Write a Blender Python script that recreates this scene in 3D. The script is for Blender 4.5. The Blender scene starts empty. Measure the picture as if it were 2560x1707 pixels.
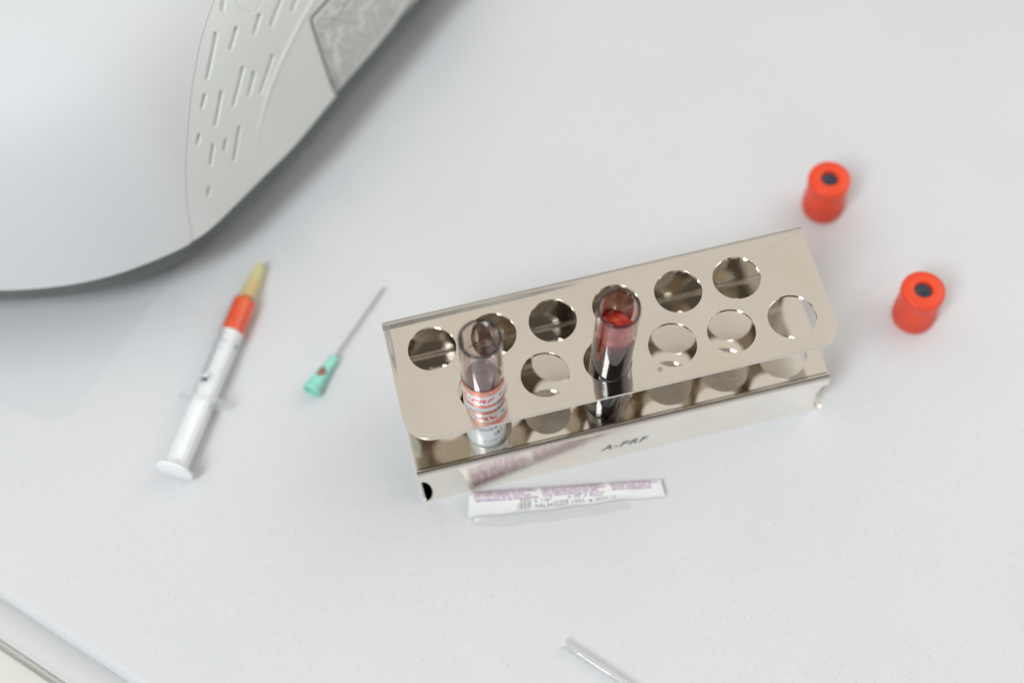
import bpy, bmesh, math, random
import numpy as np
from mathutils import Vector, Matrix, Euler
random.seed(7); rng = np.random.default_rng(7)
C = bpy.context.scene.collection
sc = bpy.context.scene
S = 0.01                      # all shapes below are written in centimetres
PI = math.pi

# ------------------------------------------------------------------ camera
cd = bpy.data.cameras.new('camera'); cam = bpy.data.objects.new('camera', cd); C.objects.link(cam)
sc.camera = cam
Rm = Matrix(((0.9719109, 0.2263992, -0.0642847), (-0.2304239, 0.8597985, -0.4556877), (-0.0478955, 0.4577006, 0.8878154)))
cam.matrix_world = Matrix.Translation(Vector((1.07, -21.571, 54.162)) * S) @ Rm.to_4x4()
cd.lens = 51.486; cd.sensor_width = 36; cd.clip_start = 0.01; cd.clip_end = 50
cd.dof.use_dof = True; cd.dof.focus_distance = 0.539; cd.dof.aperture_fstop = 3.1; cd.dof.aperture_blades = 0

# ------------------------------------------------------------------ light
w = bpy.data.worlds.new('World'); sc.world = w; w.use_nodes = True
nt = w.node_tree; nt.nodes.clear()
def N(t, **k):
    n = nt.nodes.new(t)
    for a, b in k.items(): setattr(n, a, b)
    return n
out = N('ShaderNodeOutputWorld'); bg = N('ShaderNodeBackground')
tc = N('ShaderNodeTexCoord'); sep = N('ShaderNodeSeparateXYZ'); nt.links.new(tc.outputs['Generated'], sep.inputs[0])
rmp = N('ShaderNodeValToRGB'); mp = N('ShaderNodeMapRange'); mp.inputs[1].default_value = -1; mp.inputs[2].default_value = 1
nt.links.new(sep.outputs[2], mp.inputs[0]); nt.links.new(mp.outputs[0], rmp.inputs[0])
el = rmp.color_ramp.elements
el[0].position = 0.0; el[0].color = (.62, .61, .59, 1)
el[1].position = 1.0; el[1].color = (.80, .76, .70, 1)
for p, c in ((.49, (.33, .33, .33, 1)), (.60, (.42, .42, .42, 1)), (.74, (.52, .52, .51, 1)), (.86, (.80, .745, .685, 1))):
    e = el.new(p); e.color = c
# the room is darker on the photographer's side, overhead towards the front
dt = N('ShaderNodeVectorMath', operation='DOT_PRODUCT'); nt.links.new(tc.outputs['Generated'], dt.inputs[0]); dt.inputs[1].default_value = (.05, -.50, .864)
dm = N('ShaderNodeMapRange', interpolation_type='SMOOTHSTEP'); dm.inputs[1].default_value = .89; dm.inputs[2].default_value = .965; dm.inputs[3].default_value = 0; dm.inputs[4].default_value = .93
nt.links.new(dt.outputs['Value'], dm.inputs[0])
dx = N('ShaderNodeMix', data_type='RGBA'); nt.links.new(dm.outputs[0], dx.inputs[0]); nt.links.new(rmp.outputs[0], dx.inputs[6]); dx.inputs[7].default_value = (.060, .052, .044, 1)
nt.links.new(dx.outputs[2], bg.inputs[0]); bg.inputs[1].default_value = 0.93
nt.links.new(bg.outputs[0], out.inputs[0])

def area(name, loc, target, sx, sy, power, col):
    l = bpy.data.lights.new(name, 'AREA'); l.shape = 'RECTANGLE'; l.size = sx; l.size_y = sy; l.energy = power; l.color = col
    o = bpy.data.objects.new(name, l); C.objects.link(o); o.location = loc
    o.rotation_euler = (Vector(target) - Vector(loc)).to_track_quat('-Z', 'Y').to_euler(); return o
area('window_light', (-1.25, -1.08, 2.35), (.05, .05, 0), .60, 1.3, 45.0, (.88, .95, 1.0))
area('fill_light', (1.8, .35, 1.7), (.1, .05, 0), 1.7, 1.5, 11.0, (1.0, .97, .93))  # added warm fill from the right, lifts the panel and the machine's shadow

vs = sc.view_settings; vs.view_transform = 'Standard'; vs.look = 'None'; vs.gamma = 1; vs.exposure = 0.0; vs.use_curve_mapping = False
sc.render.engine = 'CYCLES'; sc.cycles.use_denoising = True
try: sc.cycles.denoiser = 'OPENIMAGEDENOISE'
except Exception: pass
sc.cycles.max_bounces = 20; sc.cycles.glossy_bounces = 16; sc.cycles.transmission_bounces = 10; sc.cycles.transparent_max_bounces = 12
sc.cycles.caustics_reflective = True; sc.cycles.caustics_refractive = True; sc.cycles.blur_glossy = 0.5
sc.cycles.sample_clamp_indirect = 6

# ------------------------------------------------------------------ materials
class M:
    def __init__(s, name):
        s.m = bpy.data.materials.new(name); s.m.use_nodes = True; s.nt = s.m.node_tree
        s.b = s.nt.nodes['Principled BSDF']; s.o = s.nt.nodes['Material Output']
    def n(s, t, **k):
        n = s.nt.nodes.new(t)
        for a, b in k.items(): setattr(n, a, b)
        return n
    def l(s, a, b): s.nt.links.new(a, b)
    def set(s, **k):
        for a, v in k.items():
            i = s.b.inputs[a.replace('_', ' ')]
            i.default_value = v
        return s
    def noise(s, scale, detail=3, rough=.5, coord='Object'):
        t = s.n('ShaderNodeTexCoord'); n = s.n('ShaderNodeTexNoise'); n.inputs['Scale'].default_value = scale
        n.inputs['Detail'].default_value = detail; n.inputs['Roughness'].default_value = rough
        s.l(t.outputs[coord], n.inputs['Vector']); return n
    def ramp(s, src, stops):
        r = s.n('ShaderNodeValToRGB'); e = r.color_ramp.elements
        e[0].position, e[0].color = stops[0][0], stops[0][1]; e[1].position, e[1].color = stops[-1][0], stops[-1][1]
        for p, c in stops[1:-1]: x = e.new(p); x.color = c
        s.l(src, r.inputs[0]); return r
    def bump(s, src, strength, dist=.001):
        b = s.n('ShaderNodeBump'); b.inputs['Strength'].default_value = strength; b.inputs['Distance'].default_value = dist
        s.l(src, b.inputs['Height']); return b
def c4(r, g=None, b=None): return (r, r if g is None else g, r if b is None else b, 1)
def simple(name, col, rough=.4, var=.06, scale=90, **k):
    m = M(name); m.set(Roughness=rough, **k)
    n = m.noise(scale, 4); lo = tuple(x * (1 - var) for x in col[:3]) + (1,); hi = tuple(min(1, x * (1 + var)) for x in col[:3]) + (1,)
    r = m.ramp(n.outputs[0], [(.35, lo), (.65, hi)]); m.l(r.outputs[0], m.b.inputs['Base Color']); return m

# quartz worktop: pale with small grey and glassy grains
mq = M('white_quartz'); mq.set(Roughness=.30)
tcq = mq.n('ShaderNodeTexCoord')
def grains(scale, lo, hi, seed):
    mpn = mq.n('ShaderNodeMapping'); mpn.inputs['Location'].default_value = (seed, seed * .7, 0); mq.l(tcq.outputs['Object'], mpn.inputs[0])
    v = mq.n('ShaderNodeTexVoronoi'); v.inputs['Scale'].default_value = scale; mq.l(mpn.outputs[0], v.inputs['Vector'])
    mr = mq.n('ShaderNodeMapRange'); mr.inputs[1].default_value = hi; mr.inputs[2].default_value = lo; mq.l(v.outputs['Distance'], mr.inputs[0])
    sp = mq.n('ShaderNodeSeparateColor'); mq.l(v.outputs['Color'], sp.inputs[0])
    gt = mq.n('ShaderNodeMath', operation='GREATER_THAN'); gt.inputs[1].default_value = .55; mq.l(sp.outputs[0], gt.inputs[0])
    mu = mq.n('ShaderNodeMath', operation='MULTIPLY'); mq.l(mr.outputs[0], mu.inputs[0]); mq.l(gt.outputs[0], mu.inputs[1])
    mu2 = mq.n('ShaderNodeMath', operation='MULTIPLY'); mq.l(mu.outputs[0], mu2.inputs[0]); mq.l(sp.outputs[1], mu2.inputs[1]); return mu2.outputs[0]
nq = mq.n('ShaderNodeTexNoise'); nq.inputs['Scale'].default_value = 14; nq.inputs['Detail'].default_value = 6; mq.l(tcq.outputs['Object'], nq.inputs['Vector'])
base = mq.ramp(nq.outputs[0], [(.35, c4(.695, .708, .730)), (.65, c4(.720, .726, .742))])
def mix(a, fac, col):
    x = mq.n('ShaderNodeMix', data_type='RGBA'); mq.l(fac, x.inputs[0]); mq.l(a, x.inputs[6]); x.inputs[7].default_value = col; return x.outputs[2]
c = mix(base.outputs[0], grains(620, .12, .36, 1.3), c4(.62, .615, .60))
c = mix(c, grains(950, .10, .34, 4.1), c4(.655, .65, .635))
c = mix(c, grains(420, .05, .16, 9.7), c4(.95, .97, .97))
mq.l(c, mq.b.inputs['Base Color'])

# polished stainless steel, a little stained, edges of the sheet rolled over slightly
def steel(name, stain=1.0, edge=None, rough=.06, k=1.0):
    m = M(name); m.set(Metallic=1.0)
    t = m.n('ShaderNodeTexCoord')
    n1 = m.noise(28, 6, .6); n2 = m.noise(75, 5, .65); n3 = m.noise(9, 3, .5)
    cr = m.ramp(n1.outputs[0], [(.30, c4(.745 * k, .70 * k, .635 * k)), (.5, c4(.78 * k, .74 * k, .675 * k)), (.70, c4(.775 * k, .705 * k, .615 * k))])
    st = m.ramp(n3.outputs[0], [(.50, c4(0)), (.62, c4(1))])
    mx = m.n('ShaderNodeMix', data_type='RGBA'); mx.inputs[7].default_value = c4(.825 * k, .795 * k, .745 * k)
    fm = m.n('ShaderNodeMath', operation='MULTIPLY'); fm.inputs[1].default_value = .8 * stain; m.l(st.outputs[0], fm.inputs[0])
    m.l(fm.outputs[0], mx.inputs[0]); m.l(cr.outputs[0], mx.inputs[6]); m.l(mx.outputs[2], m.b.inputs['Base Color'])
    rr = m.n('ShaderNodeMapRange'); rr.inputs[1].default_value = .35; rr.inputs[2].default_value = .75
    rr.inputs[3].default_value = rough; rr.inputs[4].default_value = rough + .09 * stain; m.l(n2.outputs[0], rr.inputs[0]); m.l(rr.outputs[0], m.b.inputs['Roughness'])
    nb = m.noise(26, 3, .5); bp = m.bump(nb.outputs[0], .22, .002)
    if edge:
        x0, y1, wd = edge
        sp = m.n('ShaderNodeSeparateXYZ'); m.l(t.outputs['Object'], sp.inputs[0])
        a = m.n('ShaderNodeMapRange', interpolation_type='SMOOTHERSTEP'); a.inputs[1].default_value = x0; a.inputs[2].default_value = x0 + wd; m.l(sp.outputs[0], a.inputs[0])
        b = m.n('ShaderNodeMapRange', interpolation_type='SMOOTHERSTEP'); b.inputs[1].default_value = y1; b.inputs[2].default_value = y1 - wd; m.l(sp.outputs[1], b.inputs[0])
        # the roll-over dies out towards the right and towards the front
        fa = m.n('ShaderNodeMapRange'); fa.inputs[1].default_value = .085; fa.inputs[2].default_value = .0; fa.inputs[3].default_value = 0; fa.inputs[4].default_value = 1; m.l(sp.outputs[0], fa.inputs[0])
        fb = m.n('ShaderNodeMapRange'); fb.inputs[1].default_value = .022; fb.inputs[2].default_value = .05; fb.inputs[3].default_value = 0; fb.inputs[4].default_value = 1; m.l(sp.outputs[1], fb.inputs[0])
        def inv(o, f):
            s1 = m.n('ShaderNodeMath', operation='SUBTRACT'); s1.inputs[0].default_value = 1; m.l(o, s1.inputs[1])
            s2 = m.n('ShaderNodeMath', operation='MULTIPLY'); m.l(s1.outputs[0], s2.inputs[0]); m.l(f, s2.inputs[1]); return s2.outputs[0]
        ad = m.n('ShaderNodeMath', operation='ADD'); m.l(inv(a.outputs[0], fb.outputs[0]), ad.inputs[0]); m.l(inv(b.outputs[0], fa.outputs[0]), ad.inputs[1])
        ng = m.n('ShaderNodeMath', operation='MULTIPLY'); ng.inputs[1].default_value = -1; m.l(ad.outputs[0], ng.inputs[0])
        b2 = m.bump(ng.outputs[0], 1.0, .0026); m.l(bp.outputs[0], b2.inputs['Normal']); m.l(b2.outputs[0], m.b.inputs['Normal'])
    else: m.l(bp.outputs[0], m.b.inputs['Normal'])
    return m.m
m_top = steel('polished_steel_top', 1.0, edge=(.0, .0500, .0030), rough=.05)
m_steel = steel('polished_steel', .5, rough=.04)
m_base = steel('brushed_steel_base', 1.0, rough=.22, k=.95)
m_base.node_tree.nodes['Principled BSDF'].inputs['Metallic'].default_value = .8
m_front = steel('polished_steel_front', 1.0, rough=.09, k=1.19)

# clear stuff
mg = M('tube_glass'); mg.set(Base_Color=c4(.93, .88, .89), Roughness=.02, IOR=1.52, Transmission_Weight=1.0)
ab = mg.n('ShaderNodeVolumeAbsorption'); ab.inputs[0].default_value = c4(.55, .42, .45); ab.inputs[1].default_value = 110; mg.l(ab.outputs[0], mg.o.inputs['Volume'])
def film(name, tint, rough, fres=1.45, haze=0.0, hazecol=(.9, .9, .9, 1)):
    """thin clear plastic sheet: lets light straight through, glints at its surface, a little milky"""
    m = M(name); m.nt.nodes.remove(m.b)
    tr = m.n('ShaderNodeBsdfTransparent'); tr.inputs[0].default_value = tint
    gl = m.n('ShaderNodeBsdfGlossy'); gl.inputs['Roughness'].default_value = rough
    df = m.n('ShaderNodeBsdfDiffuse'); df.inputs[0].default_value = hazecol; tl = m.n('ShaderNodeBsdfTranslucent'); tl.inputs[0].default_value = hazecol
    m0 = m.n('ShaderNodeMixShader'); m0.inputs[0].default_value = .5; m.l(df.outputs[0], m0.inputs[1]); m.l(tl.outputs[0], m0.inputs[2])
    m1 = m.n('ShaderNodeMixShader'); m1.inputs[0].default_value = haze; m.l(tr.outputs[0], m1.inputs[1]); m.l(m0.outputs[0], m1.inputs[2])
    fr = m.n('ShaderNodeLayerWeight'); fr.inputs[0].default_value = .5      # same on both faces of the sheet
    pw = m.n('ShaderNodeMath', operation='POWER'); pw.inputs[1].default_value = 4.0; m.l(fr.outputs['Facing'], pw.inputs[0])
    ma = m.n('ShaderNodeMath', operation='MULTIPLY_ADD'); ma.inputs[1].default_value = .6; ma.inputs[2].default_value = .035 * (fres - 1) / .45; m.l(pw.outputs[0], ma.inputs[0]); fr = ma
    n = m.noise(160, 3); bp = m.bump(n.outputs[0], .15, .0008); m.l(bp.outputs[0], gl.inputs['Normal'])
    m2 = m.n('ShaderNodeMixShader'); m.l(fr.outputs[0], m2.inputs[0]); m.l(m1.outputs[0], m2.inputs[1]); m.l(gl.outputs[0], m2.inputs[2])
    m.l(m2.outputs[0], m.o.inputs['Surface']); return m.m
m_film = film('clear_wrapper_film', c4(.99), .09, 1.9, .06)
m_capclear = film('clear_cap_plastic', c4(.985, .988, .988), .05, 1.45, .22, c4(.95, .95, .95))
m_barrel = film('clear_barrel_plastic', c4(.994, .996, .996), .12, 1.28, .025, c4(.97, .98, .98))
m_flange = film('milky_flange_plastic', c4(.99, .992, .992), .12, 1.30, .30, c4(.93, .95, .955))
m_mat = film('thin_clear_mat', c4(.996, .997, .998), .18, 1.16, .01, c4(.80, .83, .85))
m_yellow = film('yellow_clear_plastic', c4(.995, .99, .90), .15, 1.40, .75, c4(.98, .965, .55))
mgr = M('green_clear_plastic'); mgr.set(Roughness=.25)
gn = mgr.noise(220, 3); gr_ = mgr.ramp(gn.outputs[0], [(.3, c4(.30, .78, .64)), (.7, c4(.38, .83, .72))]); mgr.l(gr_.outputs[0], mgr.b.inputs['Base Color'])
m_green = mgr.m
m_white_pl = simple('white_plastic', c4(.93, .95, .96), .32, .02).m
m_stop = simple('white_seal', c4(.93, .93, .94), .4, .03).m
m_redpl = simple('red_cap_plastic', c4(.90, .07, .018), .36, .05, 120).m
m_stopper = simple('dark_blue_rubber', c4(.028, .040, .062), .42, .25, 300).m
m_needle = simple('needle_steel', c4(.42, .43, .41), .30, .05, 200, Metallic=1.0).m
m_ink = simple('black_ink', c4(.035, .035, .04), .5, .1).m
m_grey_ink = simple('grey_ink', c4(.07, .07, .08), .5, .1).m
m_teal_ink = simple('teal_etch', c4(.04, .085, .11), .5, .1).m
m_redink = simple('red_ink', c4(.78, .045, .02), .45, .05).m
m_orange_ink = simple('orange_ink', c4(.86, .27, .17), .45, .12, 500).m
m_green_ink = simple('green_ink', c4(.03, .42, .33), .45, .05).m
m_paleg_ink = simple('pale_green_ink', c4(.45, .66, .58), .45, .05).m
m_purple = simple('purple_ink', c4(.38, .17, .37), .55, .12, 700).m
m_purple_dark = simple('dark_purple_ink', c4(.22, .05, .21), .55, .12, 700).m
m_label = simple('white_label_paper', c4(.80, .83, .86), .28, .02).m
m_paper = simple('wrapper_paper', c4(.84, .84, .825), .6, .03, 60).m
m_lid = M('white_enamel'); m_lid.set(Roughness=.6)
ln = m_lid.noise(6, 2); lr = m_lid.ramp(ln.outputs[0], [(.35, c4(.715, .73, .75)), (.65, c4(.735, .745, .76))]); m_lid.l(lr.outputs[0], m_lid.b.inputs['Base Color']); m_lid = m_lid.m
m_panel = simple('grey_moulded_plastic', c4(.755, .775, .755), .45, .012, 8).m
m_dark = simple('dark_grey_plastic', c4(.105, .125, .115), .5, .08, 40).m
m_seam = simple('dark_gasket', c4(.10, .13, .12), .6, .1).m
m_rate = simple('grey_rating_plate', c4(.70, .71, .69), .5, .03, 60).m
m_print = simple('grey_print', c4(.42, .43, .425), .5, .1, 300).m
# blood
def blood(name, stops, z0, z1, rough=.12, warp=.0015):
    m = M(name); m.set(Roughness=rough, IOR=1.36)
    t = m.n('ShaderNodeTexCoord'); sp = m.n('ShaderNodeSeparateXYZ'); m.l(t.outputs['Object'], sp.inputs[0])
    n = m.noise(130, 4, .6); a = m.n('ShaderNodeMath', operation='MULTIPLY_ADD'); a.inputs[1].default_value = warp * 2; m.l(n.outputs[0], a.inputs[0]); m.l(sp.outputs[2], a.inputs[2])
    r = m.n('ShaderNodeMapRange'); r.inputs[1].default_value = z0 * S + warp; r.inputs[2].default_value = z1 * S + warp; m.l(a.outputs[0], r.inputs[0])
    cr = m.ramp(r.outputs[0], stops); m.l(cr.outputs[0], m.b.inputs['Base Color']); return m
m_serum1 = blood('settled_blood', [(0, c4(.022, .006, .007)), (.45, c4(.030, .008, .009)), (.62, c4(.07, .028, .027)), (.80, c4(.13, .085, .08)), (1, c4(.15, .11, .105))], 5.0, 8.2, warp=.002).m
m_serum2 = blood('fresh_blood', [(0, c4(.010, .0035, .005)), (.68, c4(.014, .005, .006)), (.79, c4(.09, .020, .020)), (.89, c4(.21, .04, .035)), (.96, c4(.36, .035, .022)), (1, c4(.45, .02, .012))], 5.2, 8.7, warp=.0018).m
mb = M('red_clot'); mb.set(Roughness=.08, IOR=1.4)
bn = mb.noise(330, 4, .7); br = mb.ramp(bn.outputs[0], [(.30, c4(.30, .003, .003)), (.52, c4(.55, .010, .006)), (.62, c4(.80, .09, .03)), (.75, c4(.85, .25, .12))]); mb.l(br.outputs[0], mb.b.inputs['Base Color'])
bb = mb.bump(bn.outputs[0], .5, .0008); mb.l(bb.outputs[0], mb.b.inputs['Normal']); m_clot = mb.m
m_smear = simple('blood_smear', c4(.42, .03, .02), .15, .4, 300).m
m_smear_dark = simple('dark_blood_smear', c4(.10, .006, .006), .15, .3, 300).m
mo = M('orange_red_fluid'); mo.set(Roughness=.2, IOR=1.4)
on = mo.noise(60, 3); orr = mo.ramp(on.outputs[0], [(.3, c4(.84, .05, .010)), (.7, c4(.93, .15, .025))]); mo.l(orr.outputs[0], mo.b.inputs['Base Color']); m_orange = mo.m

# ------------------------------------------------------------------ helpers
def V3(l): return [tuple(np.array(v, float) * S) for v in l]
def obj(name, verts, faces, mat, parent=None, smooth=True, angle=40, wn=False, loc=None):
    me = bpy.data.meshes.new(name); me.from_pydata(V3(verts), [], [list(f) for f in faces]); me.validate()
    o = bpy.data.objects.new(name, me); C.objects.link(o)
    for m in (mat if isinstance(mat, (list, tuple)) else [mat]): me.materials.append(m)
    if smooth:
        me.polygons.foreach_set('use_smooth', [True] * len(me.polygons)); me.set_sharp_from_angle(angle=math.radians(angle))
    if parent: o.parent = parent
    if loc is not None: o.location = Vector(loc) * S
    me.update(); return o
def thing(name, label, cat, loc=(0, 0, 0), group=None):
    o = bpy.data.objects.new(name, None); C.objects.link(o); o.empty_display_size = .01
    o.location = Vector(loc) * S; o['label'] = label; o['category'] = cat
    if group: o['group'] = group
    return o
def tag(o, label, cat, group=None):
    o['label'] = label; o['category'] = cat
    if group: o['group'] = group
    return o
def lathe(profile, n=64, close=False):
    """profile: list of (r,z); returns verts, faces about the z axis"""
    vs_, fs = [], []; rings = []
    for r, z in profile:
        if r < 1e-6: rings.append([len(vs_)]); vs_.append((0, 0, z))
        else:
            rings.append(list(range(len(vs_), len(vs_) + n)))
            vs_ += [(r * math.cos(2 * PI * i / n), r * math.sin(2 * PI * i / n), z) for i in range(n)]
    pairs = list(zip(rings, rings[1:])) + ([(rings[-1], rings[0])] if close else [])
    for a, b in pairs:
        for i in range(n):
            j = (i + 1) % n
            if len(a) == 1 and len(b) == 1: continue
            if len(a) == 1: fs.append((a[0], b[j], b[i]))
            elif len(b) == 1: fs.append((a[i], a[j], b[0]))
            else: fs.append((a[i], a[j], b[j], b[i]))
    return vs_, fs
def aim(o, a, b, roll=0):
    """put an object so that its local z runs from a to b (cm)"""
    a = Vector(a); b = Vector(b); q = Vector((0, 0, 1)).rotation_difference((b - a).normalized())
    o.location = a * S; o.rotation_mode = 'QUATERNION'; o.rotation_quaternion = q @ Euler((0, 0, roll)).to_quaternion(); return o
def text2d(body, size, shear=0.0, bold=0.0, spacing=1.0):
    cu = bpy.data.curves.new('t', 'FONT'); cu.body = body; cu.size = size; cu.shear = shear; cu.offset = bold; cu.space_character = spacing
    cu.resolution_u = 4; cu.fill_mode = 'FRONT'; o = bpy.data.objects.new('t', cu); C.objects.link(o)
    dg = bpy.context.evaluated_depsgraph_get(); me = o.evaluated_get(dg).to_mesh()
    v = [tuple(p.co)[:2] for p in me.vertices]; f = [tuple(p.vertices) for p in me.polygons]
    o.evaluated_get(dg).to_mesh_clear(); bpy.data.objects.remove(o); bpy.data.curves.remove(cu)
    return v, f
class Flat:
    """collects flat shapes in (u,v) and maps them onto a surface"""
    def __init__(s): s.v = []; s.f = []
    def add(s, v, f, u=0, w=0, ang=0):
        k = len(s.v); ca, sa = math.cos(ang), math.sin(ang)
        s.v += [(x * ca - y * sa + u, x * sa + y * ca + w) for x, y in v]; s.f += [tuple(i + k for i in q) for q in f]
    def text(s, body, size, u, w, **k): v, f = text2d(body, size, **k); s.add(v, f, u, w)
    def rect(s, u0, w0, u1, w1, nu=1):
        v = []; f = []
        for i in range(nu + 1):
            x = u0 + (u1 - u0) * i / nu; v += [(x, w0), (x, w1)]
        for i in range(nu): f.append((2 * i, 2 * i + 2, 2 * i + 3, 2 * i + 1))
        s.add(v, f)
    def frame(s, u0, w0, u1, w1, t, nu=6):
        s.rect(u0, w0, u1, w0 + t, nu); s.rect(u0, w1 - t, u1, w1, nu); s.rect(u0, w0 + t, u0 + t, w1 - t); s.rect(u1 - t, w0 + t, u1, w1 - t)
    def ring(s, u, w, r, t, n=24, sq=1.0):
        v = []; f = []
        for i in range(n):
            a = 2 * PI * i / n; v += [(r * math.cos(a), r * sq * math.sin(a)), ((r - t) * math.cos(a), (r - t) * sq * math.sin(a))]
        for i in range(n): j = (i + 1) % n; f.append((2 * i, 2 * j, 2 * j + 1, 2 * i + 1))
        s.add(v, f, u, w)
    def build(s, name, mat, parent, fn, **k):
        return obj(name, [fn(u, w) for u, w in s.v], s.f, mat, parent, **k)

# ------------------------------------------------------------------ setting
def counter():
    # visible edge: a straight line; the slab carries on beyond the picture on the other sides
    a = np.array((-16.87, .47)); b = np.array((-12.2, -4.2)); d = (b - a) / np.linalg.norm(b - a); n = np.array((d[1], -d[0])) * 1
    if n @ (np.array((0, 0)) - a) < 0: n = -n       # n points onto the slab
    L0, L1, DP = -70, 75, 120
    prof = [(DP, 0.0)] + [(.38 * (1 - math.sin(t)), -.38 * (1 - math.cos(t))) for t in np.linspace(0, PI / 2, 8)] + [(0, -.62), (.06, -.70), (DP, -.70)]
    v = []; f = []
    for Ld in (L0, L1):
        for s_, z in prof: p = a + d * Ld + n * s_; v.append((p[0], p[1], z))
    k = len(prof)
    for i in range(k): j = (i + 1) % k; f.append((i, j, k + j, k + i))
    f.append(tuple(range(k))[::-1]); f.append(tuple(range(k, 2 * k)))
    bm = bmesh.new(); me = bpy.data.meshes.new('countertop')
    vv = [bm.verts.new(Vector(x) * S) for x in v]
    for q in f: bm.faces.new([vv[i] for i in q])
    bmesh.ops.recalc_face_normals(bm, faces=bm.faces); bm.to_mesh(me); bm.free()
    o = bpy.data.objects.new('countertop', me); C.objects.link(o); me.materials.append(mq.m); md = o.modifiers.new('wn', 'WEIGHTED_NORMAL'); md.weight = 100; md.keep_sharp = True
    me.polygons.foreach_set('use_smooth', [True] * len(me.polygons)); me.set_sharp_from_angle(angle=math.radians(35)); o['kind'] = 'structure'
    # what stands below the worktop: cabinet front and floor
    def box_along(name, s0, s1, z0, z1, mat, kind, bev=.15, ext=0):
        vs2 = []
        for Ld in (L0 + ext, L1 - ext):
            for s_, z in ((s0, z0), (s1, z0), (s1, z1), (s0, z1)): p = a + d * Ld + n * s_; vs2.append((p[0], p[1], z))
        fs2 = [(0, 1, 5, 4), (1, 2, 6, 5), (2, 3, 7, 6), (3, 0, 4, 7), (3, 2, 1, 0), (4, 5, 6, 7)]
        bm = bmesh.new(); vv = [bm.verts.new(Vector(x) * S) for x in vs2]
        for q in fs2: bm.faces.new([vv[i] for i in q])
        bmesh.ops.recalc_face_normals(bm, faces=bm.faces)
        if bev: bmesh.ops.bevel(bm, geom=bm.edges[:], offset=bev * S, segments=3, affect='EDGES')
        me = bpy.data.meshes.new(name); bm.to_mesh(me); bm.free(); o = bpy.data.objects.new(name, me); C.objects.link(o); me.materials.append(mat)
        return o
    cb = box_along('cabinet', 1.0, 60, -84, -.76, simple('cream_laminate', c4(.80, .79, .75), .4, .02, 5).m, None, ext=1)
    tag(cb, 'pale cabinet under the white worktop at the lower left corner', 'cabinet')
    dr = box_along('drawer_front', -1.25, .45, -9, -1.05, simple('white_laminate', c4(.70, .70, .70), .35, .01, 5).m, None, bev=.18, ext=2); dr.name = 'open_drawer'
    tag(dr, 'open white drawer edge below the worktop at the lower left corner', 'drawer')
    st = box_along('side_table', -34, -1.28, -5, -1.75, simple('cream_table_top', c4(.74, .73, .68), .4, .03, 12).m, None, bev=.3, ext=3)
    tag(st, 'cream side table standing lower than the worktop, cut off by the lower left corner', 'side table')
    fl = simple('beige_floor', c4(.74, .72, .66), .5, .05, 3); r = obj('floor', [(-250, -250, -85), (250, -250, -85), (250, 250, -85), (-250, 250, -85)], [(0, 1, 2, 3)], fl.m, smooth=False); r['kind'] = 'structure'
counter()

# thin clear mat lying under the machine
def rounded(pts, r, n=10):
    out = []; k = len(pts)
    for i in range(k):
        p = np.array(pts[i], float); a = np.array(pts[i - 1], float) - p; b = np.array(pts[(i + 1) % k], float) - p
        ra = r[i] if isinstance(r, (list, tuple)) else r
        a /= np.linalg.norm(a); b /= np.linalg.norm(b); ang = math.acos(np.clip(a @ b, -1, 1)); t = ra / math.tan(ang / 2)
        p0 = p + a * t; p1 = p + b * t; cen = p + (a + b) / np.linalg.norm(a + b) * ra / math.sin(ang / 2)
        a0 = math.atan2(*(p0 - cen)[::-1]); a1 = math.atan2(*(p1 - cen)[::-1]); da = (a1 - a0 + PI) % (2 * PI) - PI
        for q in range(n + 1): th = a0 + da * q / n; out.append(tuple(cen + ra * np.array((math.cos(th), math.sin(th)))))
    return out
def prism(poly, z0, z1):
    k = len(poly); v = [(x, y, z0) for x, y in poly] + [(x, y, z1) for x, y in poly]
    f = [tuple(range(k))[::-1], tuple(range(k, 2 * k))] + [(i, (i + 1) % k, k + (i + 1) % k, k + i) for i in range(k)]
    return v, f
mv, mf = prism(rounded([(-13.75, 7.1), (-3.6, 18.6), (-18, 33), (-28, 17)], [1.2, 1.0, 2, 2]), .004, .05)
tag(obj('clear_mat', mv, mf, m_mat, angle=30), 'thin clear rounded mat lying on the worktop below the white machine', 'mat')

# ------------------------------------------------------------------ centrifuge
VIS = [(-14.78, 12.0), (-13.15, 11.67), (-11.5, 11.5), (-9.82, 11.56), (-8.11, 11.86), (-6.88, 12.22), (-5.96, 12.69), (-4.91, 13.49), (-3.45, 14.65), (-1.94, 15.85), (0.08, 17.81), (2.18, 19.84), (4.56, 22.14)]
OFF = [(7.2, 24.5), (8.6, 28.2), (8, 33.5), (4, 38), (-4, 40.5), (-14, 40.5), (-21.5, 37), (-25, 29), (-24.5, 21.5), (-21.8, 15.8), (-18.3, 12.9)]
RZ = 3.5      # height of the rim
def cr(ctl, n=24, closed=True):
    ctl = np.array(ctl, float); K = len(ctl); o = []
    for i in range(K if closed else K - 1):
        g = lambda k: ctl[k % K] if closed else ctl[min(max(k, 0), K - 1)]
        a, b, c_, d = g(i - 1), g(i), g(i + 1), g(i + 2)
        for t in np.linspace(0, 1, n, endpoint=False): o.append(.5 * ((2 * b) + (-a + c_) * t + (2 * a - 5 * b + 4 * c_ - d) * t * t + (-a + 3 * b - 3 * c_ + d) * t ** 3))
    if not closed: o.append(ctl[-1])
    return np.array(o)
OUT = cr(VIS + OFF, 24)
def sstep(x): x = np.clip(x, 0, 1); return x * x * (3 - 2 * x)
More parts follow.
